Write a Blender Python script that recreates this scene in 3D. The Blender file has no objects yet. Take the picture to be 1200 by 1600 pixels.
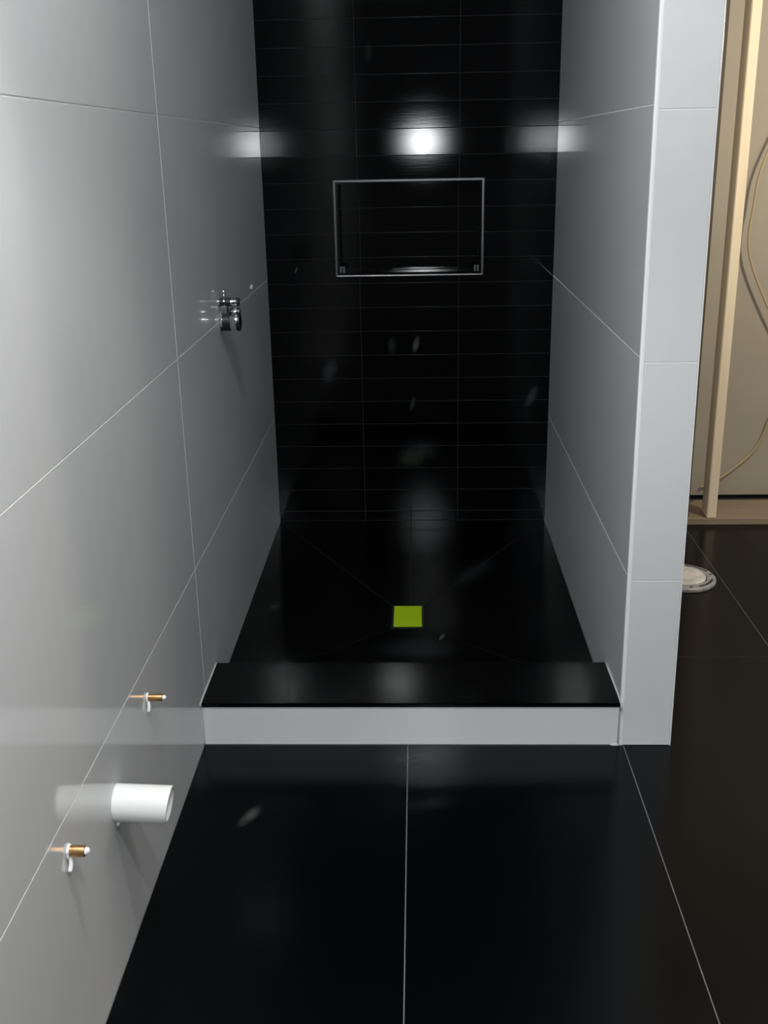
import bpy, bmesh, math, random
from mathutils import Vector, Matrix

random.seed(7)
scene = bpy.context.scene
COL = scene.collection

# ------------------------------------------------------------------ camera
F_PX = 1626.74
PITCH, YAW, ROLL = -0.3357, -0.0356, -0.0184
CAM = Vector((0.633, -2.6366, 1.6393))
fw = Vector((math.sin(YAW) * math.cos(PITCH), math.cos(YAW) * math.cos(PITCH), math.sin(PITCH)))
rt = fw.cross(Vector((0, 0, 1))).normalized()
up = rt.cross(fw)
r2 = rt * math.cos(ROLL) + up * math.sin(ROLL)
u2 = -rt * math.sin(ROLL) + up * math.cos(ROLL)
cd = bpy.data.cameras.new('camera')
cd.sensor_fit = 'HORIZONTAL'
cd.sensor_width = 36.0
cd.lens = 36.0 * F_PX / 1200.0
cd.clip_start = 0.05
cam = bpy.data.objects.new('camera', cd)
cam.matrix_world = Matrix(((r2.x, u2.x, -fw.x, CAM.x), (r2.y, u2.y, -fw.y, CAM.y),
                           (r2.z, u2.z, -fw.z, CAM.z), (0, 0, 0, 1)))
COL.objects.link(cam)
scene.camera = cam

# ------------------------------------------------------------------ world, lights, exposure
w = bpy.data.worlds.new('world')
scene.world = w
w.use_nodes = True
w.node_tree.nodes['Background'].inputs[0].default_value = (0.5, 0.55, 0.6, 1)
w.node_tree.nodes['Background'].inputs[1].default_value = 0.02
vs = scene.view_settings
vs.view_transform = 'Standard'
vs.look = 'None'
vs.exposure = 0.0
vs.gamma = 1.0
vs.use_curve_mapping = False


def light(name, kind, loc, energy, color, size=0.1, target=None):
    l = bpy.data.lights.new(name, kind)
    l.energy = energy
    l.color = color
    if kind == 'AREA':
        l.shape = 'DISK'
        l.size = size
    else:
        l.shadow_soft_size = size
    o = bpy.data.objects.new(name, l)
    o.location = loc
    if target is not None:
        o.rotation_euler = (Vector(target) - Vector(loc)).to_track_quat('-Z', 'Y').to_euler()
    COL.objects.link(o)
    return o


# phone flash beside the lens, ceiling lamp over the bathroom, bulb in the unfinished room
light('phone_flash', 'POINT', (0.683, -2.64, 1.687), 40, (0.93, 0.97, 1.0), 0.010)
light('ceiling_lamp', 'POINT', (0.46, -1.40, 2.90), 76, (0.97, 0.99, 1.0), 0.06)
rear = light('rear_ceiling_lamp', 'SPOT', (0.70, -2.02, 2.42), 62, (0.97, 0.99, 1.0), 0.035, (0.70, -2.02, 0))   # recessed downlight
rear.data.spot_size = math.radians(136)
rear.data.spot_blend = 0.35
light('side_room_bulb', 'POINT', (3.05, 0.36, 1.95), 18, (1.0, 0.91, 0.79), 0.16)
light('stud_fill_light', 'POINT', (2.62, 0.86, 2.00), 52, (1.0, 0.88, 0.72), 0.06)  # unseen fill light, added to brighten the studs and drywall


# ------------------------------------------------------------------ materials
def new_mat(name):
    m = bpy.data.materials.new(name)
    m.use_nodes = True
    nt = m.node_tree
    return m, nt, nt.nodes['Principled BSDF']


def plain(name, col, rough=0.5, metal=0.0, spec=0.5, noise=0.0, nscale=40, bump=0.0, bscale=200):
    m, nt, b = new_mat(name)
    b.inputs['Base Color'].default_value = (*col, 1)
    b.inputs['Roughness'].default_value = rough
    b.inputs['Metallic'].default_value = metal
    b.inputs['Specular IOR Level'].default_value = spec
    tc = nt.nodes.new('ShaderNodeNewGeometry')
    if noise > 0:
        n = nt.nodes.new('ShaderNodeTexNoise')
        n.inputs['Scale'].default_value = nscale
        n.inputs['Detail'].default_value = 4
        nt.links.new(tc.outputs['Position'], n.inputs['Vector'])
        cr = nt.nodes.new('ShaderNodeMix')
        cr.data_type = 'RGBA'
        cr.inputs['A'].default_value = (*[c * (1 - noise) for c in col], 1)
        cr.inputs['B'].default_value = (*[min(1, c * (1 + noise)) for c in col], 1)
        nt.links.new(n.outputs['Fac'], cr.inputs['Factor'])
        nt.links.new(cr.outputs['Result'], b.inputs['Base Color'])
    if bump > 0:
        n2 = nt.nodes.new('ShaderNodeTexNoise')
        n2.inputs['Scale'].default_value = bscale
        nt.links.new(tc.outputs['Position'], n2.inputs['Vector'])
        bp = nt.nodes.new('ShaderNodeBump')
        bp.inputs['Strength'].default_value = bump
        bp.inputs['Distance'].default_value = 0.002
        nt.links.new(n2.outputs['Fac'], bp.inputs['Height'])
        nt.links.new(bp.outputs['Normal'], b.inputs['Normal'])
    return m


def black_tile(name, col, rough, spec, smudges_glints, scale=(1, 1, 1), bump=0.0, bdist=0.001, smudge_glint_col=(0.10, 0.105, 0.11)):
    """dark glazed tile; smudges = soft pale marks, among them wiped dust and a painted flash reflection: (centre, long axis, half length, half width, strength)"""
    m, nt, b0 = new_mat(name)
    N, L = nt.nodes, nt.links
    N.remove(b0)
    b = N.new('ShaderNodeBsdfDiffuse')
    gl = N.new('ShaderNodeBsdfAnisotropic')
    gl.distribution = 'BECKMANN'
    gl.inputs['Color'].default_value = (1, 1, 1, 1)
    gl.inputs['Roughness'].default_value = rough
    fr = N.new('ShaderNodeFresnel')
    fr.inputs['IOR'].default_value = spec
    lay = N.new('ShaderNodeMixShader')
    L.new(fr.outputs[0], lay.inputs[0])
    L.new(b.outputs[0], lay.inputs[1])
    L.new(gl.outputs[0], lay.inputs[2])
    L.new(lay.outputs[0], N['Material Output'].inputs['Surface'])
    g = N.new('ShaderNodeNewGeometry')
    mp = N.new('ShaderNodeMapping')
    mp.inputs['Scale'].default_value = scale
    L.new(g.outputs['Position'], mp.inputs['Vector'])
    if bump > 0:
        n = N.new('ShaderNodeTexNoise')
        n.inputs['Scale'].default_value = 1.0
        n.inputs['Detail'].default_value = 3
        L.new(mp.outputs['Vector'], n.inputs['Vector'])
        bp = N.new('ShaderNodeBump')
        bp.inputs['Strength'].default_value = bump
        bp.inputs['Distance'].default_value = bdist
        L.new(n.outputs['Fac'], bp.inputs['Height'])
        L.new(bp.outputs['Normal'], b.inputs['Normal'])
        L.new(bp.outputs['Normal'], gl.inputs['Normal'])
    dn = N.new('ShaderNodeTexNoise')
    dn.inputs['Scale'].default_value = 26
    dn.inputs['Detail'].default_value = 5
    L.new(g.outputs['Position'], dn.inputs['Vector'])
    total = None
    for c, ax, la, lb, st in smudges_glints:
        ax = Vector(ax).normalized()
        sub = N.new('ShaderNodeVectorMath')
        sub.operation = 'SUBTRACT'
        sub.inputs[1].default_value = c
        L.new(g.outputs['Position'], sub.inputs[0])
        ln = N.new('ShaderNodeVectorMath')
        ln.operation = 'DOT_PRODUCT'
        ln.inputs[1].default_value = ax
        L.new(sub.outputs['Vector'], ln.inputs[0])
        along = N.new('ShaderNodeVectorMath')          # component across = p - ax*dot
        along.operation = 'SCALE'
        along.inputs[0].default_value = ax
        L.new(ln.outputs['Value'], along.inputs['Scale'])
        ac = N.new('ShaderNodeVectorMath')
        ac.operation = 'SUBTRACT'
        L.new(sub.outputs['Vector'], ac.inputs[0])
        L.new(along.outputs['Vector'], ac.inputs[1])
        al = N.new('ShaderNodeVectorMath')
        al.operation = 'LENGTH'
        L.new(ac.outputs['Vector'], al.inputs[0])

        def sq(sock, k):
            d = N.new('ShaderNodeMath')
            d.operation = 'DIVIDE'
            L.new(sock, d.inputs[0])
            d.inputs[1].default_value = k
            e = N.new('ShaderNodeMath')
            e.operation = 'POWER'
            a_ = N.new('ShaderNodeMath')
            a_.operation = 'ABSOLUTE'
            L.new(d.outputs[0], a_.inputs[0])
            L.new(a_.outputs[0], e.inputs[0])
            e.inputs[1].default_value = 2
            return e.outputs[0]
        s = N.new('ShaderNodeMath')
        s.operation = 'ADD'
        L.new(sq(ln.outputs['Value'], la), s.inputs[0])
        L.new(sq(al.outputs['Value'], lb), s.inputs[1])
        mr = N.new('ShaderNodeMapRange')
        mr.interpolation_type = 'SMOOTHSTEP'
        mr.inputs['From Min'].default_value = 1.0
        mr.inputs['From Max'].default_value = 0.0
        mr.inputs['To Max'].default_value = st
        rt_ = N.new('ShaderNodeMath')
        rt_.operation = 'SQRT'
        L.new(s.outputs[0], rt_.inputs[0])
        L.new(rt_.outputs[0], mr.inputs['Value'])
        if total is None:
            total = mr.outputs['Result']
        else:
            mx = N.new('ShaderNodeMath')
            mx.operation = 'MAXIMUM'
            L.new(total, mx.inputs[0])
            L.new(mr.outputs['Result'], mx.inputs[1])
            total = mx.outputs[0]
    mix = N.new('ShaderNodeMix')
    mix.data_type = 'RGBA'
    mix.inputs['A'].default_value = (*col, 1)
    mix.inputs['B'].default_value = (*smudge_glint_col, 1)
    if total is None:
        mix.inputs['Factor'].default_value = 0
    else:
        mul = N.new('ShaderNodeMath')
        mul.operation = 'MULTIPLY'
        br = N.new('ShaderNodeMapRange')
        br.inputs['From Min'].default_value = 0.25
        br.inputs['From Max'].default_value = 0.7
        br.inputs['To Min'].default_value = 0.45
        br.inputs['To Max'].default_value = 1.2
        L.new(dn.outputs['Fac'], br.inputs['Value'])
        L.new(total, mul.inputs[0])
        L.new(br.outputs['Result'], mul.inputs[1])
        L.new(mul.outputs[0], mix.inputs['Factor'])
    L.new(mix.outputs['Result'], b.inputs['Color'])
    return m


D = 1.8195          # shower back wall
M = {}
M['light_tile'] = plain('light_grey_polished_tile', (0.62, 0.63, 0.635), 0.075, spec=0.5, noise=0.03, nscale=3)
M['light_grout'] = plain('white_grout', (0.90, 0.90, 0.89), 0.8, spec=0.2)
M['pale_grout'] = plain('pale_grey_grout', (0.66, 0.67, 0.67), 0.8, spec=0.2)
M['edge_trim'] = plain('white_edge_trim', (0.78, 0.79, 0.80), 0.3)
M['caulk'] = plain('white_caulk', (0.50, 0.50, 0.50), 0.45)
M['black_wall'] = black_tile('black_satin_wall_tile', (0.0014, 0.0016, 0.0022), 0.125, 1.40, [
    ((0.445, D, 2.00), (0.1, 0, 1), 0.05, 0.022, 0.14),  # faint upright pale oval
    ((0.124, D, 1.164), (0.35, 0, 1), 0.022, 0.006, 0.8),
    ((0.625, D, 0.845), (0.22, 0, 1), 0.045, 0.018, 1.0),
    ((0.523, D, 0.84), (0.05, 0, 1), 0.055, 0.026, 0.22),
    ((0.250, D, 0.732), (0.35, 0, 1), 0.075, 0.040, 0.38),
    ((1.124, D, 0.61), (0.45, 0, 1), 0.075, 0.026, 0.32),
    ((0.609, D, 0.587), (0.25, 0, 1), 0.05, 0.016, 0.28),
    ((0.64, D, 0.37), (1, 0, 0.15), 0.12, 0.07, 0.16),  # flash reflection near the shower floor, painted into the tile colour
], scale=(10, 10, 170), bump=0.06, bdist=0.0006)
M['dark_grout'] = plain('charcoal_grout', (0.024, 0.025, 0.028), 0.8, spec=0.2)
M['floor_grout'] = plain('grey_floor_grout', (0.14, 0.14, 0.14), 0.85, spec=0.2)
M['pan_grout'] = plain('dark_pan_grout', (0.02, 0.021, 0.023), 0.85, spec=0.2)
M['black_floor'] = black_tile('black_matt_floor_tile', (0.0012, 0.0015, 0.0020), 0.22, 1.24, [
    ((0.186, -0.343, 0), (0.45, 1, 0), 0.062, 0.024, 0.5),
    ((0.62, -0.06, 0), (1, 0.1, 0), 0.16, 0.06, 0.13),
    ((0.66, -0.28, 0), (1, 0.2, 0), 0.10, 0.05, 0.05),
], smudge_glint_col=(0.12, 0.12, 0.12))
M['black_pan'] = black_tile('black_shower_floor_tile', (0.0010, 0.0011, 0.0014), 0.17, 1.16, [
    ((0.709, 0.635, 0.035), (0.3, 1, 0), 0.04, 0.010, 0.6),
    ((0.097, 0.885, 0.035), (0.2, 1, 0), 0.06, 0.030, 0.18),
    ((0.849, 1.216, 0.035), (0.6, 1, 0), 0.22, 0.07, 0.10),
    ((0.62, 0.55, 0.035), (1, 0, 0), 0.20, 0.10, 0.09),
], smudge_glint_col=(0.12, 0.13, 0.135))
M['black_cap'] = black_tile('black_stone_curb_cap', (0.0012, 0.0013, 0.0016), 0.135, 1.24, [
    ((0.18, 0.19, 0.14), (0.0, 1, 0), 0.07, 0.05, 0.07),
], smudge_glint_col=(0.12, 0.125, 0.13))
M['trim_metal'] = plain('brushed_metal_trim', (0.13, 0.13, 0.135), 0.32, metal=1.0)
M['chrome'] = plain('chrome', (0.62, 0.63, 0.64), 0.10, metal=1.0)
M['rubber'] = plain('black_rubber', (0.012, 0.012, 0.013), 0.45)
M['pvc'] = plain('white_plastic_pipe', (0.86, 0.87, 0.85), 0.30)
M['copper'] = plain('copper', (0.62, 0.36, 0.16), 0.34, metal=1.0, noise=0.25, nscale=120)
M['silicone'] = plain('white_silicone', (0.88, 0.88, 0.88), 0.3)
M['green'] = plain('lime_green_film', (0.30, 0.46, 0.006), 0.5, spec=0.2)
M['drain_black'] = plain('drain_frame_black', (0.004, 0.004, 0.005), 0.4)
M['drywall'] = plain('beige_drywall', (0.46, 0.42, 0.345), 0.9, spec=0.1, noise=0.08, nscale=4)
M['plaster'] = plain('grey_plaster', (0.06, 0.06, 0.06), 0.9, spec=0.1)
M['ceiling'] = plain('ceiling_paint', (0.75, 0.75, 0.75), 0.9, spec=0.1)
M['flange'] = plain('grey_white_flange_plastic', (0.34, 0.34, 0.345), 0.45, noise=0.45, nscale=35)
M['plug'] = plain('dusty_white_plug', (0.66, 0.64, 0.62), 0.6, noise=0.5, nscale=30)
M['dark'] = plain('dark_recess', (0.008, 0.008, 0.009), 0.8)
M['cable'] = plain('tan_cable_sheath', (0.55, 0.44, 0.28), 0.5)
M['screw'] = plain('screw_steel', (0.25, 0.25, 0.25), 0.35, metal=1.0)


def wood_mat(name, a, b_, axis):
    m, nt, b = new_mat(name)
    g = nt.nodes.new('ShaderNodeNewGeometry')
    mp = nt.nodes.new('ShaderNodeMapping')
    sc = [60, 60, 60]
    sc[axis] = 2.5
    mp.inputs['Scale'].default_value = sc
    n = nt.nodes.new('ShaderNodeTexNoise')
    n.inputs['Scale'].default_value = 1
    n.inputs['Detail'].default_value = 5
    n.inputs['Distortion'].default_value = 0.6
    cr = nt.nodes.new('ShaderNodeMix')
    cr.data_type = 'RGBA'
    cr.inputs['A'].default_value = (*a, 1)
    cr.inputs['B'].default_value = (*b_, 1)
    nt.links.new(g.outputs['Position'], mp.inputs['Vector'])
    nt.links.new(mp.outputs['Vector'], n.inputs['Vector'])
    nt.links.new(n.outputs['Fac'], cr.inputs['Factor'])
    nt.links.new(cr.outputs['Result'], b.inputs['Base Color'])
    b.inputs['Roughness'].default_value = 0.65
    b.inputs['Specular IOR Level'].default_value = 0.25
    return m


M['stud'] = wood_mat('pine_stud', (0.84, 0.70, 0.50), (0.96, 0.86, 0.67), 2)
M['shaded_wood'] = wood_mat('stud_wood_painted_shade', (0.07, 0.055, 0.04), (0.11, 0.09, 0.065), 2)  # stud wood with the partition's shade put into its colour
M['plywood'] = wood_mat('plywood', (0.22, 0.17, 0.12), (0.36, 0.29, 0.21), 0)


# ------------------------------------------------------------------ mesh helpers
def link(name, me, mat, parent=None, smooth=False):
    o = bpy.data.objects.new(name, me)
    COL.objects.link(o)
    if mat is not None and not me.materials:
        me.materials.append(mat)
    if parent is not None:
        o.parent = parent
        o.matrix_parent_inverse = parent.matrix_world.inverted()
    if smooth:
        me.shade_smooth() if hasattr(me, 'shade_smooth') else None
        for p in me.polygons:
            p.use_smooth = True
    return o


def finish(bm, name):
    bmesh.ops.recalc_face_normals(bm, faces=bm.faces)
    me = bpy.data.meshes.new(name)
    bm.to_mesh(me)
    bm.free()
    return me


def hexa(bm, pts):
    """8 points: bottom ring 0-3, top ring 4-7"""
    v = [bm.verts.new(p) for p in pts]
    for f in ((0, 1, 2, 3), (4, 5, 6, 7), (0, 1, 5, 4), (1, 2, 6, 5), (2, 3, 7, 6), (3, 0, 4, 7)):
        bm.faces.new([v[i] for i in f])
    return v


def box(bm, lo, hi):
    x0, y0, z0 = lo
    x1, y1, z1 = hi
    return hexa(bm, [(x0, y0, z0), (x1, y0, z0), (x1, y1, z0), (x0, y1, z0),
                     (x0, y0, z1), (x1, y0, z1), (x1, y1, z1), (x0, y1, z1)])


def box_obj(name, lo, hi, mat, parent=None, bevel=0.0):
    bm = bmesh.new()
    box(bm, lo, hi)
    if bevel > 0:
        bmesh.ops.bevel(bm, geom=list(bm.edges), offset=bevel, segments=2, affect='EDGES', profile=0.6)
    return link(name, finish(bm, name), mat, parent)


def prism(bm, loop, n, depth, bev=0.0):
    """extrude the planar loop (its face is the proud one) back along -n; bev shrinks the face edge"""
    c = sum((Vector(p) for p in loop), Vector()) / len(loop)
    n = Vector(n).normalized()
    k = len(loop)
    front, mid, back = [], [], []
    for i, p in enumerate(loop):
        p = Vector(p)
        a = (Vector(loop[i - 1]) - p).normalized()
        b = (Vector(loop[(i + 1) % k]) - p).normalized()
        inn = a + b
        if inn.length < 1e-6:
            inn = Vector()
        else:
            s = a.cross(b).length
            inn = inn / max(s, 0.2)
        front.append(bm.verts.new(p + inn * bev))
        mid.append(bm.verts.new(p - n * bev))
        back.append(bm.verts.new(p - n * depth))
    bm.faces.new(front)
    bm.faces.new(back[::-1])
    for i in range(k):
        j = (i + 1) % k
        bm.faces.new((front[i], front[j], mid[j], mid[i]))
        bm.faces.new((mid[i], mid[j], back[j], back[i]))


def lathe(bm, prof, seg=32, axis='X', origin=(0, 0, 0)):
    """prof: list of (distance along axis, radius)"""
    o = Vector(origin)
    rings = []
    for d, r in prof:
        ring = []
        for i in range(seg):
            a = 2 * math.pi * i / seg
            c, s = r * math.cos(a), r * math.sin(a)
            if axis == 'X':
                p = Vector((d, c, s))
            elif axis == 'Y':
                p = Vector((c, d, s))
            else:
                p = Vector((c, s, d))
            ring.append(bm.verts.new(o + p))
        rings.append(ring)
    for a, b in zip(rings, rings[1:]):
        for i in range(seg):
            j = (i + 1) % seg
            bm.faces.new((a[i], a[j], b[j], b[i]))
    return rings


def lathe_obj(name, prof, mat, parent, axis='X', origin=(0, 0, 0), seg=32, closed=False, caps=True):
    bm = bmesh.new()
    rings = lathe(bm, prof, seg, axis, origin)
    if closed:
        a, b = rings[-1], rings[0]
        for i in range(seg):
            j = (i + 1) % seg
            bm.faces.new((a[i], a[j], b[j], b[i]))
    elif caps:
        bm.faces.new(rings[0][::-1])
        bm.faces.new(rings[-1])
    o = link(name, finish(bm, name), mat, parent)
    for p in o.data.polygons:
        p.use_smooth = len(p.vertices) == 4
    mod = o.modifiers.new('edges', 'EDGE_SPLIT')
    mod.split_angle = math.radians(35)
    return o


def tube_obj(name, pts, r, mat, parent=None, seg=10, sub=6):
    """swept tube through Catmull-Rom points"""
    P = [Vector(p) for p in pts]
    path = []
    for i in range(len(P) - 1):
        p0, p1, p2, p3 = P[max(i - 1, 0)], P[i], P[i + 1], P[min(i + 2, len(P) - 1)]
        for k in range(sub):
            t = k / sub
            path.append(0.5 * ((2 * p1) + (p2 - p0) * t + (2 * p0 - 5 * p1 + 4 * p2 - p3) * t * t
                               + (-p0 + 3 * p1 - 3 * p2 + p3) * t ** 3))
    path.append(P[-1])
    bm = bmesh.new()
    prev = None
    nrm = None
    for i, c in enumerate(path):
        t = (path[min(i + 1, len(path) - 1)] - path[max(i - 1, 0)]).normalized()
        if nrm is None:
            nrm = t.orthogonal().normalized()
        nrm = (nrm - t * nrm.dot(t)).normalized()
        bn = t.cross(nrm)
        ring = [bm.verts.new(c + nrm * r * math.cos(2 * math.pi * k / seg) + bn * r * math.sin(2 * math.pi * k / seg))
                for k in range(seg)]
        if prev:
            for k in range(seg):
                j = (k + 1) % seg
                bm.faces.new((prev[k], prev[j], ring[j], ring[k]))
        else:
            bm.faces.new(ring[::-1])
        prev = ring
    bm.faces.new(prev)
    return link(name, finish(bm, name), mat, parent, smooth=True)


def empty(name, loc, label=None, cat=None, group=None):
    o = bpy.data.objects.new(name, None)
    o.location = loc
    o.empty_display_size = 0.05
    COL.objects.link(o)
    o.matrix_world = Matrix.Translation(loc)
    tag(o, label, cat, group)
    return o


def tag(o, label=None, cat=None, group=None, kind=None):
    if label:
        o['label'] = label
    if cat:
        o['category'] = cat
    if group:
        o['group'] = group
    if kind:
        o['kind'] = kind
    return o


# ------------------------------------------------------------------ key sizes
Z1, TH = 0.527, 0.600                       # wall tile courses
ZJ = [Z1 - TH, Z1, Z1 + TH, Z1 + 2 * TH, Z1 + 3 * TH, Z1 + 4 * TH, 3.06]
CEIL = 3.06
YJ = 0.067                                   # upright joint in the left wall
WX = 1.205                                   # shower side of the partition at its front
ST = 0.148                                   # partition thickness
LEAN = -0.0074
YB = -4.2                                    # wall behind the camera
XR = 4.0
PAN = 0.043
TT = 0.010                                   # tile thickness
G = 0.0015                                   # half joint
CAPZ0, CAPZ1, CAPY = 0.127, 0.140, 0.247


def pwarp(x, y, z):
    """the partition is not quite plumb: its front end leans a little"""
    k = 1 - y / D
    return (x + k * (LEAN * z) - (1 - k) * 0.005, y, z)


# ------------------------------------------------------------------ left wall
wl = box_obj('wall_left', (-0.14, YB, -0.10), (-0.0022, D + 0.16, CEIL), M['light_grout'])
tag(wl, 'light grey large format tiled wall with thin white joints, left side', kind='structure')
for (ya, yb) in ((YB + 0.0, YJ - 1.8), (YJ - 1.8, YJ), (YJ, D - 0.001)):
    for za, zb in zip(ZJ, ZJ[1:]):
        z0 = max(za, 0.001)
        bm = bmesh.new()
        a, b = ya + G, yb - (G if yb < D - 0.01 else 0)
        c, d = z0 + (G if za > 0 else 0), zb - G
        # faces +x
        prism(bm, [(0, a, c), (0, b, c), (0, b, d), (0, a, d)], (1, 0, 0), 0.002, 0.0006)
        link('tile', finish(bm, 'wall_tile'), M['light_tile'], wl)

# ------------------------------------------------------------------ shower back wall, niche opening left free
RP, R0 = 0.1016, 0.089
NX0, NX1, NZ0, NZ1 = 0.300, 0.898, 1.141, 1.511
bm = bmesh.new()
for lo, hi in (((-0.002, -0.01), (NX0, CEIL)), ((NX1, -0.01), (1.36, CEIL)),
               ((NX0, -0.01), (NX1, NZ0)), ((NX0, NZ1), (NX1, CEIL))):
    box(bm, (lo[0], D + 0.0012, lo[1]), (hi[0], D + 0.14, hi[1]))
wb = link('wall_back', finish(bm, 'wall_back'), M['dark_grout'])
tag(wb, 'black stack bonded tile wall at the back of the shower', kind='structure')
CX = [0.0, 0.390, 0.8065, 1.204]
GB = 0.0011
row_tilt = {15: 0.0, 14: -0.011, 16: 0.004, 13: 0.003, 12: -0.004, 17: -0.002}


def back_tile(rects, tilt, yawt, zc, xc):
    bm = bmesh.new()
    for x0, x1, z0, z1 in rects:
        prism(bm, [(x0, D, z0), (x1, D, z0), (x1, D, z1), (x0, D, z1)], (0, -1, 0), 0.009, 0.0007)
    if tilt or yawt:
        for v in bm.verts:
            v.co.y += (v.co.z - zc) * tilt + (v.co.x - xc) * yawt
    return link('tile', finish(bm, 'wall_tile'), M['black_wall'], wb)


for k in range(-1, 30):
    z0, z1 = R0 + k * RP + GB, R0 + (k + 1) * RP - GB
    z0 = max(z0, PAN + 0.001)
    z1 = min(z1, CEIL - 0.001)
    if z1 - z0 < 0.01:
        continue
    for ci in range(3):
        x0, x1 = CX[ci] + (GB if ci else 0.0005), CX[ci + 1] - (GB if ci < 2 else 0.0005)
        tilt = row_tilt.get(k, random.uniform(-0.003, 0.003))
        yawt = 0.0 if k in (15, 16) else random.uniform(-0.0008, 0.0008)
        rects = []
        if x1 <= NX0 or x0 >= NX1 or z1 <= NZ0 or z0 >= NZ1:
            rects = [(x0, x1, z0, z1)]
        else:
            if x0 < NX0:
                rects.append((x0, NX0, z0, z1))
            if x1 > NX1:
                rects.append((NX1, x1, z0, z1))
            a, b = max(x0, NX0), min(x1, NX1)
            if z0 < NZ0:
                rects.append((a, b, z0, NZ0))
            if z1 > NZ1:
                rects.append((a, b, NZ1, z1))
        if rects:
            back_tile(rects, tilt, yawt, (z0 + z1) / 2, (x0 + x1) / 2)

# ------------------------------------------------------------------ partition (right side of the shower)
wr = None
bm = bmesh.new()
hexa(bm, [pwarp(*p) for p in ((WX + 0.009, 0.009, 0), (WX + ST - 0.009, 0.009, 0), (WX + ST - 0.009, D, 0), (WX + 0.009, D, 0),
                              (WX + 0.009, 0.009, CEIL), (WX + ST - 0.009, 0.009, CEIL), (WX + ST - 0.009, D, CEIL), (WX + 0.009, D, CEIL))])
wr = link('wall_right', finish(bm, 'wall_right'), M['light_grout'])
tag(wr, 'light grey tiled partition with a narrow front end, right of the shower', kind='structure')
TW = 0.009
for i, (za, zb) in enumerate(zip(ZJ, ZJ[1:])):
    z0 = max(za, 0.0015) + (G if za > 0 else 0)
    z1 = zb - G
    bm = bmesh.new()      # shower side, faces -x
    prism(bm, [pwarp(*p) for p in ((WX, D - 0.001, z0), (WX, TW + 0.001, z0), (WX, TW + 0.001, z1), (WX, D - 0.001, z1))], (-1, 0, 0), 0.008, 0.0006)
    link('tile', finish(bm, 'wall_tile'), M['light_tile'], wr)
    if za > 0:            # grout in the joint under this course
        bm = bmesh.new()
        e = 0.0012
        hexa(bm, [pwarp(*p) for p in ((WX + e, TW, za - G), (WX + 0.008, TW, za - G), (WX + 0.008, D - 0.001, za - G), (WX + e, D - 0.001, za - G),
                                      (WX + e, TW, za + G), (WX + 0.008, TW, za + G), (WX + 0.008, D - 0.001, za + G), (WX + e, D - 0.001, za + G))])
        link('grout_line', finish(bm, 'grout_line'), M['light_grout'], wr)
        bm = bmesh.new()
        h = za - 0.012
        hexa(bm, [pwarp(*p) for p in ((WX + TW, e, h - G), (WX + ST - 0.004, e, h - G), (WX + ST - 0.004, 0.008, h - G), (WX + TW, 0.008, h - G),
                                      (WX + TW, e, h + G), (WX + ST - 0.004, e, h + G), (WX + ST - 0.004, 0.008, h + G), (WX + TW, 0.008, h + G))])
        link('grout_line', finish(bm, 'grout_line'), M['pale_grout'], wr)
    dz = -0.012 if za > 0 else 0
    dz1 = -0.012 if i < 5 else 0
    bm = bmesh.new()      # front end, faces -y
    prism(bm, [pwarp(*p) for p in ((WX + TW, 0, z0 + dz), (WX + ST - 0.004, 0, z0 + dz), (WX + ST - 0.004, 0, z1 + dz1), (WX + TW, 0, z1 + dz1))], (0, -1, 0), 0.008, 0.0006)
    link('tile', finish(bm, 'wall_tile'), M['light_tile'], wr)
    bm = bmesh.new()      # room side, faces +x
    prism(bm, [pwarp(*p) for p in ((WX + ST, 0.004, z0), (WX + ST, D, z0), (WX + ST, D, z1), (WX + ST, 0.004, z1))], (1, 0, 0), 0.008, 0.0006)
    link('tile', finish(bm, 'wall_tile'), M['light_tile'], wr)


def corner_trim(x, wx, wy, sx):
    """quarter-round edge profile up a front corner of the partition"""
    bm = bmesh.new()
    seg = 6
    pr = [(0, wy)]
    for i in range(seg + 1):
        a = math.pi / 2 * i / seg
        r = min(wx, wy) * 0.45
        pr.append((r - r * math.cos(a), r - r * math.sin(a)))
    pr.append((wx, 0))
    pr.append((wx, wy))
    rings = []
    for z in (0.0, CEIL):
        rings.append([bm.verts.new(pwarp(x + sx * (px), py, z)) for px, py in pr])
    k = len(pr)
    for i in range(k):
        j = (i + 1) % k
        bm.faces.new((rings[0][i], rings[0][j], rings[1][j], rings[1][i]))
    bm.faces.new(rings[0][::-1])
    bm.faces.new(rings[1])
    o = link('edge_trim', finish(bm, 'edge_trim'), M['edge_trim'], wr)
    o['label'] = 'white corner edge trim'


corner_trim(WX - 0.0012, TW + 0.001, TW + 0.001, 1)
corner_trim(WX + ST + 0.0008, 0.0045, 0.0045, -1)

# ------------------------------------------------------------------ floor
fl = box_obj('floor', (-0.14, YB, -0.12), (XR, 2.35, -0.0012), M['floor_grout'])
tag(fl, 'black large format tiled floor with thin grey joints', kind='structure')
FX = [0.0, 0.596, 1.2185, 1.833, 2.447, 3.06, 3.68, XR]
GF = 0.0014
for i in range(len(FX) - 1):
    cuts = [YB, -1.85, 0.0, 1.852] if i < 2 else [YB, -3.05, -1.25, 0.555, 1.852]
    for ya, yb in zip(cuts, cuts[1:]):
        bm = bmesh.new()
        x0, x1 = FX[i] + GF, FX[i + 1] - GF
        prism(bm, [(x0, ya + GF, 0), (x1, ya + GF, 0), (x1, yb - GF, 0), (x0, yb - GF, 0)], (0, 0, 1), 0.008, 0.0005)
        link('tile', finish(bm, 'floor_tile'), M['black_floor'], fl)

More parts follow.
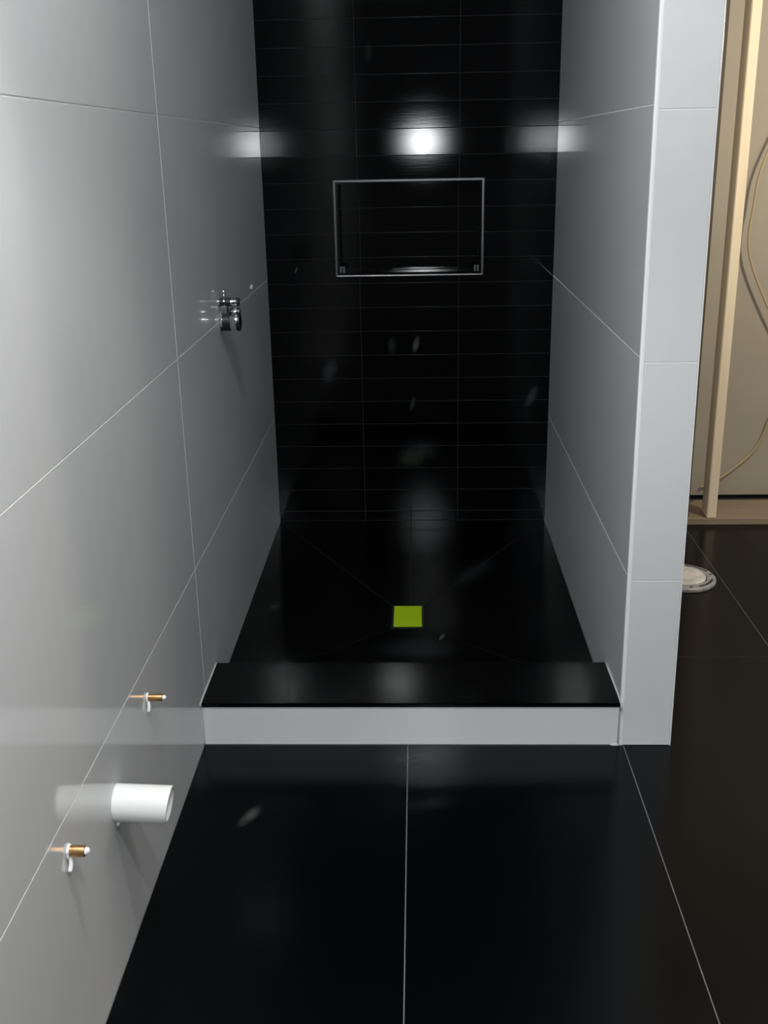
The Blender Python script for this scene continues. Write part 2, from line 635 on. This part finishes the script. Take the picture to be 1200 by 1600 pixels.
# ------------------------------------------------------------------ rest of the shell
wf = box_obj('wall_far', (1.353, 2.20, 0.028), (XR, 2.32, CEIL), M['drywall'])
tag(wf, 'bare beige drywall behind the wooden studs', kind='structure')
o = box_obj('wall_side', (XR, YB, -0.1), (XR + 0.1, 2.32, CEIL), M['plaster'])
tag(o, 'plain grey plastered wall of the adjoining room', kind='structure')
o = box_obj('wall_front', (-0.14, YB - 0.1, -0.1), (XR, YB, CEIL), M['plaster'])
tag(o, 'plain grey plastered wall behind the camera', kind='structure')
o = box_obj('ceiling', (-0.14, YB - 0.1, CEIL), (XR + 0.1, 2.4, CEIL + 0.1), M['ceiling'])
tag(o, 'plain white ceiling over the bathroom', kind='structure')

# ------------------------------------------------------------------ curb
cu = empty('shower_curb', (0.6, 0.12, 0), 'low shower curb with black cap and light grey tiled face', 'curb')
box_obj('core', (0.001, 0.004, 0.0005), (WX - 0.004, CAPY - 0.012, CAPZ0 - 0.0005), M['caulk'], cu)
bm = bmesh.new()
prism(bm, [(0.003, 0, 0.002), (WX - 0.0045, 0, 0.002), (WX - 0.0045, 0, CAPZ0 - 0.0005), (0.003, 0, CAPZ0 - 0.0005)], (0, -1, 0), 0.0038, 0.0007)
o = link('face_tile', finish(bm, 'face_tile'), M['light_tile'], cu)
o['label'] = 'light grey tile facing the room'
bm = bmesh.new()
prism(bm, [(WX - 0.006, CAPY - 0.008, PAN), (0.002, CAPY - 0.008, PAN), (0.002, CAPY - 0.008, CAPZ0 - 0.0005), (WX - 0.006, CAPY - 0.008, CAPZ0 - 0.0005)], (0, 1, 0), 0.0038, 0.0007)
link('inner_face_tile', finish(bm, 'inner_tile'), M['black_cap'], cu)
o = box_obj('cap', (0.0015, -0.004, CAPZ0), (WX - 0.003, CAPY, CAPZ1), M['black_cap'], cu, bevel=0.0015)
o['label'] = 'black slab on top'
cb = tube_obj('caulk_bead', [(0.0012, -0.003, 0.003), (0.0012, -0.002, 0.12), (0.0012, -0.004, CAPZ1), (0.0012, 0.12, CAPZ1 + 0.0005), (0.0012, CAPY, CAPZ1)], 0.0022, M['caulk'], cu, sub=4)
tube_obj('caulk_bead', [(WX - 0.001, -0.0015, 0.003), (WX - 0.002, -0.0015, 0.11), (WX - 0.0022, -0.0025, CAPZ1), (WX - 0.0035, CAPY, CAPZ1)], 0.0022, M['caulk'], cu, sub=4)
bm = bmesh.new()
bmesh.ops.create_icosphere(bm, subdivisions=2, radius=1)
for v in bm.verts:
    v.co = Vector((WX - 0.010 + v.co.x * 0.016, -0.001 + v.co.y * 0.004, 0.003 + v.co.z * 0.0045))
link('caulk_smear', finish(bm, 'smear'), M['caulk'], cu, smooth=True)

# ------------------------------------------------------------------ shower floor, envelope cut to the drain
pn = empty('shower_floor', (0.6, 1.0, 0.0005), 'sunken black tiled shower floor cut diagonally towards the drain', 'shower floor')
DX0, DX1, DY0, DY1, DZ = 0.533, 0.647, 0.708, 0.902, 0.034
PX0, PX1, PY0, PY1 = 0.001, 1.1985, CAPY - 0.007, D - 0.001
box_obj('bedding', (0.001, CAPY - 0.006, 0.0005), (1.1985, D - 0.002, DZ - 0.009), M['pan_grout'], pn)


def pan_tile(loop):
    # pull every corner inwards by half a joint
    c = sum((Vector(p) for p in loop), Vector()) / len(loop)
    k = len(loop)
    out = []
    for i, p in enumerate(loop):
        p = Vector(p)
        a = (Vector(loop[i - 1]) - p).normalized()
        b = (Vector(loop[(i + 1) % k]) - p).normalized()
        s = max(a.cross(b).length, 0.25)
        out.append(p + (a + b) / s * 0.0011)
    bm = bmesh.new()
    prism(bm, out, (0, 0, 1), 0.008, 0.0005)
    link('tile', finish(bm, 'pan_tile'), M['black_pan'], pn)


A, B, C_, D_ = (PX0, PY0, PAN), (PX1, PY0, PAN), (PX1, PY1, PAN), (PX0, PY1, PAN)
a, b, c, d = (DX0, DY0, DZ), (DX1, DY0, DZ), (DX1, DY1, DZ), (DX0, DY1, DZ)
mB, mb = (0.597, PY1, PAN), (0.597, DY1, DZ)
pan_tile([A, B, b, a])
pan_tile([B, C_, c, b])
pan_tile([C_, mB, mb, c])
pan_tile([mB, D_, d, mb])
pan_tile([D_, A, a, d])
# grout bed a hair below the sloping tiles
bm = bmesh.new()
q = [bm.verts.new((p[0], p[1], p[2] - 0.0012)) for p in (A, B, C_, D_, a, b, c, d)]
for f in ((0, 1, 5, 4), (1, 2, 6, 5), (2, 3, 7, 6), (3, 0, 4, 7), (4, 5, 6, 7)):
    bm.faces.new([q[i] for i in f])
q2 = [bm.verts.new((p.co.x, p.co.y, p.co.z - 0.006)) for p in q]
for f in ((0, 1, 5, 4), (1, 2, 6, 5), (2, 3, 7, 6), (3, 0, 4, 7), (4, 5, 6, 7)):
    bm.faces.new([q2[i] for i in reversed(f)])
for i in range(4):
    j = (i + 1) % 4
    bm.faces.new((q[i], q[j], q2[j], q2[i]))
link('grout_bed', finish(bm, 'grout_bed'), M['pan_grout'], pn)

dr = empty('shower_drain', (0.59, 0.805, DZ), 'floor drain covered with bright lime green protective film', 'drain')
bm = bmesh.new()
for lo, hi in (((DX0 + .001, DY0 + .001), (DX1 - .001, DY0 + .009)), ((DX0 + .001, DY1 - .009), (DX1 - .001, DY1 - .001)),
               ((DX0 + .001, DY0 + .009), (DX0 + .006, DY1 - .009)), ((DX1 - .006, DY0 + .009), (DX1 - .001, DY1 - .009))):
    box(bm, (lo[0], lo[1], DZ - 0.001), (hi[0], hi[1], DZ + 0.0025))
link('frame', finish(bm, 'drain_frame'), M['drain_black'], dr)
o = box_obj('cover_film', (DX0 + 0.0065, DY0 + 0.0095, DZ - 0.001), (DX1 - 0.0065, DY1 - 0.0095, DZ + 0.0035), M['green'], dr, bevel=0.0008)
o['label'] = 'lime green film'

# ------------------------------------------------------------------ niche in the back wall
ni = empty('shower_niche', (0.6, D + 0.05, NZ0), 'recessed rectangular wall niche with thin metal frame in the black wall', 'niche')
ND = 0.092
for name, lo, hi in (('sill', (NX0 + .001, D + .002, NZ0 + .0005), (NX1 - .001, D + ND, NZ0 + .008)),
                     ('head', (NX0 + .001, D + .002, NZ1 - .008), (NX1 - .001, D + ND, NZ1 - .0005)),
                     ('side_panel', (NX0 + .0005, D + .002, NZ0 + .0085), (NX0 + .008, D + ND, NZ1 - .0085)),
                     ('side_panel', (NX1 - .008, D + .002, NZ0 + .0085), (NX1 - .0005, D + ND, NZ1 - .0085))):
    box_obj(name, lo, hi, M['black_wall'], ni)
box_obj('back_board', (NX0 + .001, D + ND + 0.001, NZ0 + .001), (NX1 - .001, D + ND + 0.02, NZ1 - .001), M['dark_grout'], ni)
for k in range(10, 14):
    for ci in range(3):
        x0, x1 = max(CX[ci] + GB, NX0 + 0.0085), min(CX[ci + 1] - GB, NX1 - 0.0085)
        z0, z1 = max(R0 + k * RP + GB - 0.004, NZ0 + 0.0085), min(R0 + (k + 1) * RP - GB - 0.004, NZ1 - 0.0085)
        bm = bmesh.new()
        prism(bm, [(x0, D + ND, z0), (x1, D + ND, z0), (x1, D + ND, z1), (x0, D + ND, z1)], (0, -1, 0), 0.002, 0.0007)
        link('tile', finish(bm, 'niche_tile'), M['black_wall'], ni)
FWD = 0.011


def rail(name, p0, p1, out, prof):
    """a trim bar from p0 to p1; prof = (across, depth) outline, across along `out`"""
    bm = bmesh.new()
    out = Vector(out)
    rings = []
    for p, sgn in ((Vector(p0), -1), (Vector(p1), 1)):
        along = (Vector(p1) - Vector(p0)).normalized()
        rings.append([bm.verts.new(p + out * aa + Vector((0, dd, 0)) + along * sgn * aa) for aa, dd in prof])  # mitred
    k = len(prof)
    for i in range(k):
        j = (i + 1) % k
        bm.faces.new((rings[0][i], rings[0][j], rings[1][j], rings[1][i]))
    bm.faces.new(rings[0][::-1])
    bm.faces.new(rings[1])
    return link(name, finish(bm, name), M['trim_metal'], ni)


flat = [(0, 0.010), (0, -0.0015), (0.0015, -0.003), (FWD - 0.0015, -0.003), (FWD, -0.0015), (FWD, 0.0)]
rnd = [(0, 0.010), (0, 0.001), (0.001, -0.0010), (0.003, -0.0030), (0.0055, -0.0038), (0.008, -0.0030), (0.010, -0.0010), (FWD, 0.0)]
rail('frame_rail', (NX0, D, NZ1), (NX1, D, NZ1), (0, 0, 1), flat)
rail('frame_rail', (NX0, D, NZ0), (NX1, D, NZ0), (0, 0, -1), rnd)
rail('frame_rail', (NX0, D, NZ0), (NX0, D, NZ1), (-1, 0, 0), flat)
rail('frame_rail', (NX1, D, NZ0), (NX1, D, NZ1), (1, 0, 0), flat)
for sx, x in ((1, NX0), (-1, NX1)):
    bm = bmesh.new()
    for i in range(2):
        xa, xb = x + sx * (0.0085 + i * 0.012), x + sx * (0.0165 + i * 0.012)
        box(bm, (min(xa, xb), D - 0.002, NZ0 + 0.0085), (max(xa, xb), D + 0.012, NZ0 + 0.034))
        box(bm, (min(xa, xb), D - 0.004, NZ0 + 0.0085), (max(xa, xb), D - 0.0019, NZ0 + 0.016))
    o = link('corner_clip', finish(bm, 'corner_clip'), M['trim_metal'], ni)
    o['label'] = 'small metal corner clip'

# ------------------------------------------------------------------ shower valve on the left wall
VY, VZ = 0.700, 1.128
va = empty('shower_valve', (0, VY, VZ), 'chrome shower mixing valve body sticking out of the left wall', 'valve')
lathe_obj('body', [(0.0005, 0.029), (0.005, 0.030), (0.009, 0.027), (0.044, 0.027), (0.048, 0.029), (0.058, 0.029), (0.063, 0.026), (0.066, 0.019), (0.067, 0.008)], M['chrome'], va, origin=(0, VY, VZ - 0.004))
lathe_obj('seal_ring', [(0.010, 0.0272), (0.011, 0.0284), (0.034, 0.0284), (0.035, 0.0272)], M['rubber'], va, origin=(0, VY, VZ - 0.004))
lathe_obj('end_ring', [(0.0595, 0.0288), (0.060, 0.0296), (0.0645, 0.0290), (0.065, 0.0240)], M['rubber'], va, origin=(0, VY, VZ - 0.004))
lathe_obj('knob', [(VZ + 0.018, 0.012), (VZ + 0.024, 0.018), (VZ + 0.030, 0.0195), (VZ + 0.036, 0.017), (VZ + 0.040, 0.011), (VZ + 0.0415, 0.004)], M['chrome'], va, axis='Z', origin=(0.050, VY, 0))
lathe_obj('diverter_stem', [(0.0005, 0.012), (0.030, 0.012), (0.032, 0.011), (0.062, 0.011), (0.064, 0.009)], M['chrome'], va, origin=(0, VY, VZ + 0.058))
for xa, xb, rr_ in ((0.003, 0.016, 0.0138), (0.019, 0.038, 0.0138), (0.056, 0.0655, 0.0135)):
    lathe_obj('stem_ring', [(xa, 0.0112), (xa + 0.001, rr_), (xb - 0.001, rr_), (xb, 0.0112)], M['rubber'], va, origin=(0, VY, VZ + 0.058))
box_obj('bridge', (0.004, VY - 0.010, VZ + 0.022), (0.028, VY + 0.010, VZ + 0.047), M['chrome'], va, bevel=0.003)
lathe_obj('check_screw', [(VZ + 0.0715, 0.0065), (VZ + 0.092, 0.0065), (VZ + 0.096, 0.004)], M['chrome'], va, axis='Z', origin=(0.016, VY, 0), seg=14)

an = lathe_obj('wall_plug', [(0.0005, 0.010), (0.003, 0.010), (0.005, 0.007)], M['silicone'], None, origin=(0, 1.378, 1.150), seg=20)
tag(an, 'small white plug set in the left wall beyond the chrome valve', 'plug')

# ------------------------------------------------------------------ waste pipe and supply stubs in the left wall
PYc, PZc, PR, PL = -0.810, 0.366, 0.039, 0.112
wp = empty('waste_pipe', (0, PYc, PZc), 'white plastic waste pipe stub sticking out of the left wall', 'pipe')
lathe_obj('pipe', [(0.0005, PR), (PL - 0.001, PR), (PL, PR - 0.001), (PL, PR - 0.0055), (PL - 0.001, PR - 0.0065), (0.002, PR - 0.0065), (0.0005, PR - 0.008)],
          M['pvc'], wp, origin=(0, PYc, PZc), seg=48, caps=False, closed=True)
for v in wp.children[0].data.vertices:          # saw-cut a little out of square, sagging slightly
    k_ = max(0.0, v.co.x / PL)
    v.co.x += k_ * (v.co.z - PZc) * 0.16
    v.co.z -= k_ * 0.005
lathe_obj('inside_wall', [(0.0006, PR - 0.0066), (0.0012, PR - 0.0066), (0.0015, 0.004)], M['pvc'], wp, origin=(0, PYc, PZc), seg=32)
bm = bmesh.new()
bmesh.ops.create_icosphere(bm, subdivisions=2, radius=1)
for v in bm.verts:
    v.co = Vector((0.004 + v.co.x * 0.0045, PYc - 0.012 + v.co.y * 0.009, PZc - PR - 0.003 + v.co.z * 0.006))
link('caulk_blob', finish(bm, 'blob'), M['silicone'], wp, smooth=True)


def supply(y, z, L, label, tilt, r=0.0085):
    t = empty('supply_stub', (0, y, z), label, 'pipe', 'copper supply stubs in the left wall')
    lathe_obj('pipe', [(0.0005, r), (L - 0.006, r), (L - 0.003, r * 0.95), (L - 0.002, r * 0.8)], M['copper'], t, origin=(0, y, z), seg=24)
    lathe_obj('cap', [(L - 0.0019, r * 0.7), (L + 0.002, r * 0.66), (L + 0.005, r * 0.4), (L + 0.006, r * 0.12)], M['silicone'], t, origin=(0, y, z), seg=20)
    # torn collar of white sealant where it leaves the wall, with a run hanging below
    bm = bmesh.new()
    bmesh.ops.create_icosphere(bm, subdivisions=3, radius=1)
    for v in bm.verts:
        n = 1 + 0.12 * math.sin(v.co.y * 9 + v.co.z * 7)
        v.co = Vector((0.0025 + v.co.x * 0.004, y + v.co.y * r * 1.35 * n, z + v.co.z * r * 1.3 * n))
    link('sealant_collar', finish(bm, 'collar'), M['silicone'], t, smooth=True)
    tube_obj('sealant_run', [(0.004, y - 0.004, z - r), (0.006, y - 0.008, z - r - 0.010), (0.005, y - 0.012 - tilt, z - r - 0.022)], 0.0042, M['silicone'], t, sub=4)
    return t


supply(-0.521, 0.450, 0.040, 'copper supply stub above the white pipe, nearer the shower curb', 0.000)
supply(-1.093, 0.461, 0.034, 'copper supply stub below the white pipe in the photo, nearest the viewer', 0.004, 0.0105)

# ------------------------------------------------------------------ toilet flange in the side floor
FXc, FYc, FR = 1.676, 1.222, 0.132
tf = empty('toilet_flange', (FXc, FYc, 0), 'dusty white round toilet flange on the black floor behind the partition', 'flange')
lathe_obj('ring', [(0.0005, FR), (0.010, FR), (0.016, FR - 0.006), (0.016, FR - 0.030), (0.012, FR - 0.036), (0.0005, FR - 0.036)], M['flange'], tf, axis='Z', origin=(FXc, FYc, 0), seg=56, caps=False, closed=True)
lathe_obj('plug', [(0.0006, FR - 0.040), (0.016, FR - 0.040), (0.022, FR - 0.046), (0.019, FR - 0.060), (0.015, 0.030), (0.014, 0.004)], M['plug'], tf, axis='Z', origin=(FXc, FYc, 0), seg=56)
for a0 in (20, 110, 200, 290):
    bm = bmesh.new()
    n = 10
    rr = ((FR - 0.012), (FR - 0.020))
    vb, vt = [], []
    for i in range(n + 1):
        an_ = math.radians(a0 + 50 * i / n)
        for r in rr:
            vb.append(bm.verts.new((FXc + r * math.cos(an_), FYc + r * math.sin(an_), 0.0150)))
            vt.append(bm.verts.new((FXc + r * math.cos(an_), FYc + r * math.sin(an_), 0.0166)))
    for i in range(n):
        for L_ in (vb, vt):
            bm.faces.new((L_[2 * i], L_[2 * i + 1], L_[2 * i + 3], L_[2 * i + 2]))
        for e in (0, 1):
            bm.faces.new((vb[2 * i + e], vb[2 * i + 2 + e], vt[2 * i + 2 + e], vt[2 * i + e]))
    bm.faces.new((vb[0], vb[1], vt[1], vt[0]))
    bm.faces.new((vb[-2], vb[-1], vt[-1], vt[-2]))
    link('bolt_slot', finish(bm, 'slot'), M['dark'], tf)
for a0 in (5, 95, 185, 275):
    an_ = math.radians(a0)
    lathe_obj('screw_head', [(0.0155, 0.006), (0.018, 0.006), (0.0195, 0.003)], M['screw'], tf, axis='Z',
              origin=(FXc + (FR - 0.016) * math.cos(an_), FYc + (FR - 0.016) * math.sin(an_), 0), seg=12)

# ------------------------------------------------------------------ stud wall in the side room
bm = bmesh.new()
loop = [(1.80, 1.852, 0.030), (3.95, 1.845, 0.030), (3.95, 2.115, 0.030), (1.955, 2.115, 0.030), (1.855, 2.02, 0.030)]
prism(bm, loop, (0, 0, 1), 0.0285, 0.002)
bp_ = link('floor_plate', finish(bm, 'floor_plate'), M['plywood'])
tag(bp_, 'flat wooden plate on the floor under the studs', 'wood plate')


def stud(x0, x1, label, mat):
    bm = bmesh.new()
    vs_ = box(bm, (x0, 1.857, 0.031), (x1, 1.950, CEIL - 0.002))
    for v in vs_:
        if v.co.z > 1:
            v.co.x -= 0.006
    bmesh.ops.bevel(bm, geom=list(bm.edges), offset=0.003, segments=2, affect='EDGES')
    o = link('wall_stud', finish(bm, 'wall_stud'), M[mat])
    tag(o, label, 'stud', 'wooden studs in the side room')


stud(1.938, 1.980, 'upright pine stud standing free on the plate, right of the partition', 'stud')
stud(1.812, 1.856, 'wooden stud with shade painted in as dark brown, almost hidden behind the edge of the partition', 'shaded_wood')

cbl = tube_obj('cable', [(2.46, 2.180, CEIL - 0.004), (2.42, 2.175, 2.60), (2.33, 2.165, 2.18), (2.22, 2.160, 1.80), (2.124, 2.150, 1.532), (2.104, 2.150, 1.36), (2.096, 2.150, 1.26), (2.104, 2.150, 1.18), (2.123, 2.150, 1.119),
                         (2.160, 2.150, 1.035), (2.212, 2.150, 0.935), (2.30, 2.155, 0.76), (2.330, 2.165, 0.58), (2.278, 2.180, 0.392), (2.256, 2.182, 0.314),
                         (2.213, 2.184, 0.236), (2.149, 2.186, 0.173), (2.078, 2.186, 0.116), (1.99, 2.186, 0.07)], 0.0055, M['cable'])
tag(cbl, 'thin tan cable hanging in a loop in front of the drywall', 'cable')
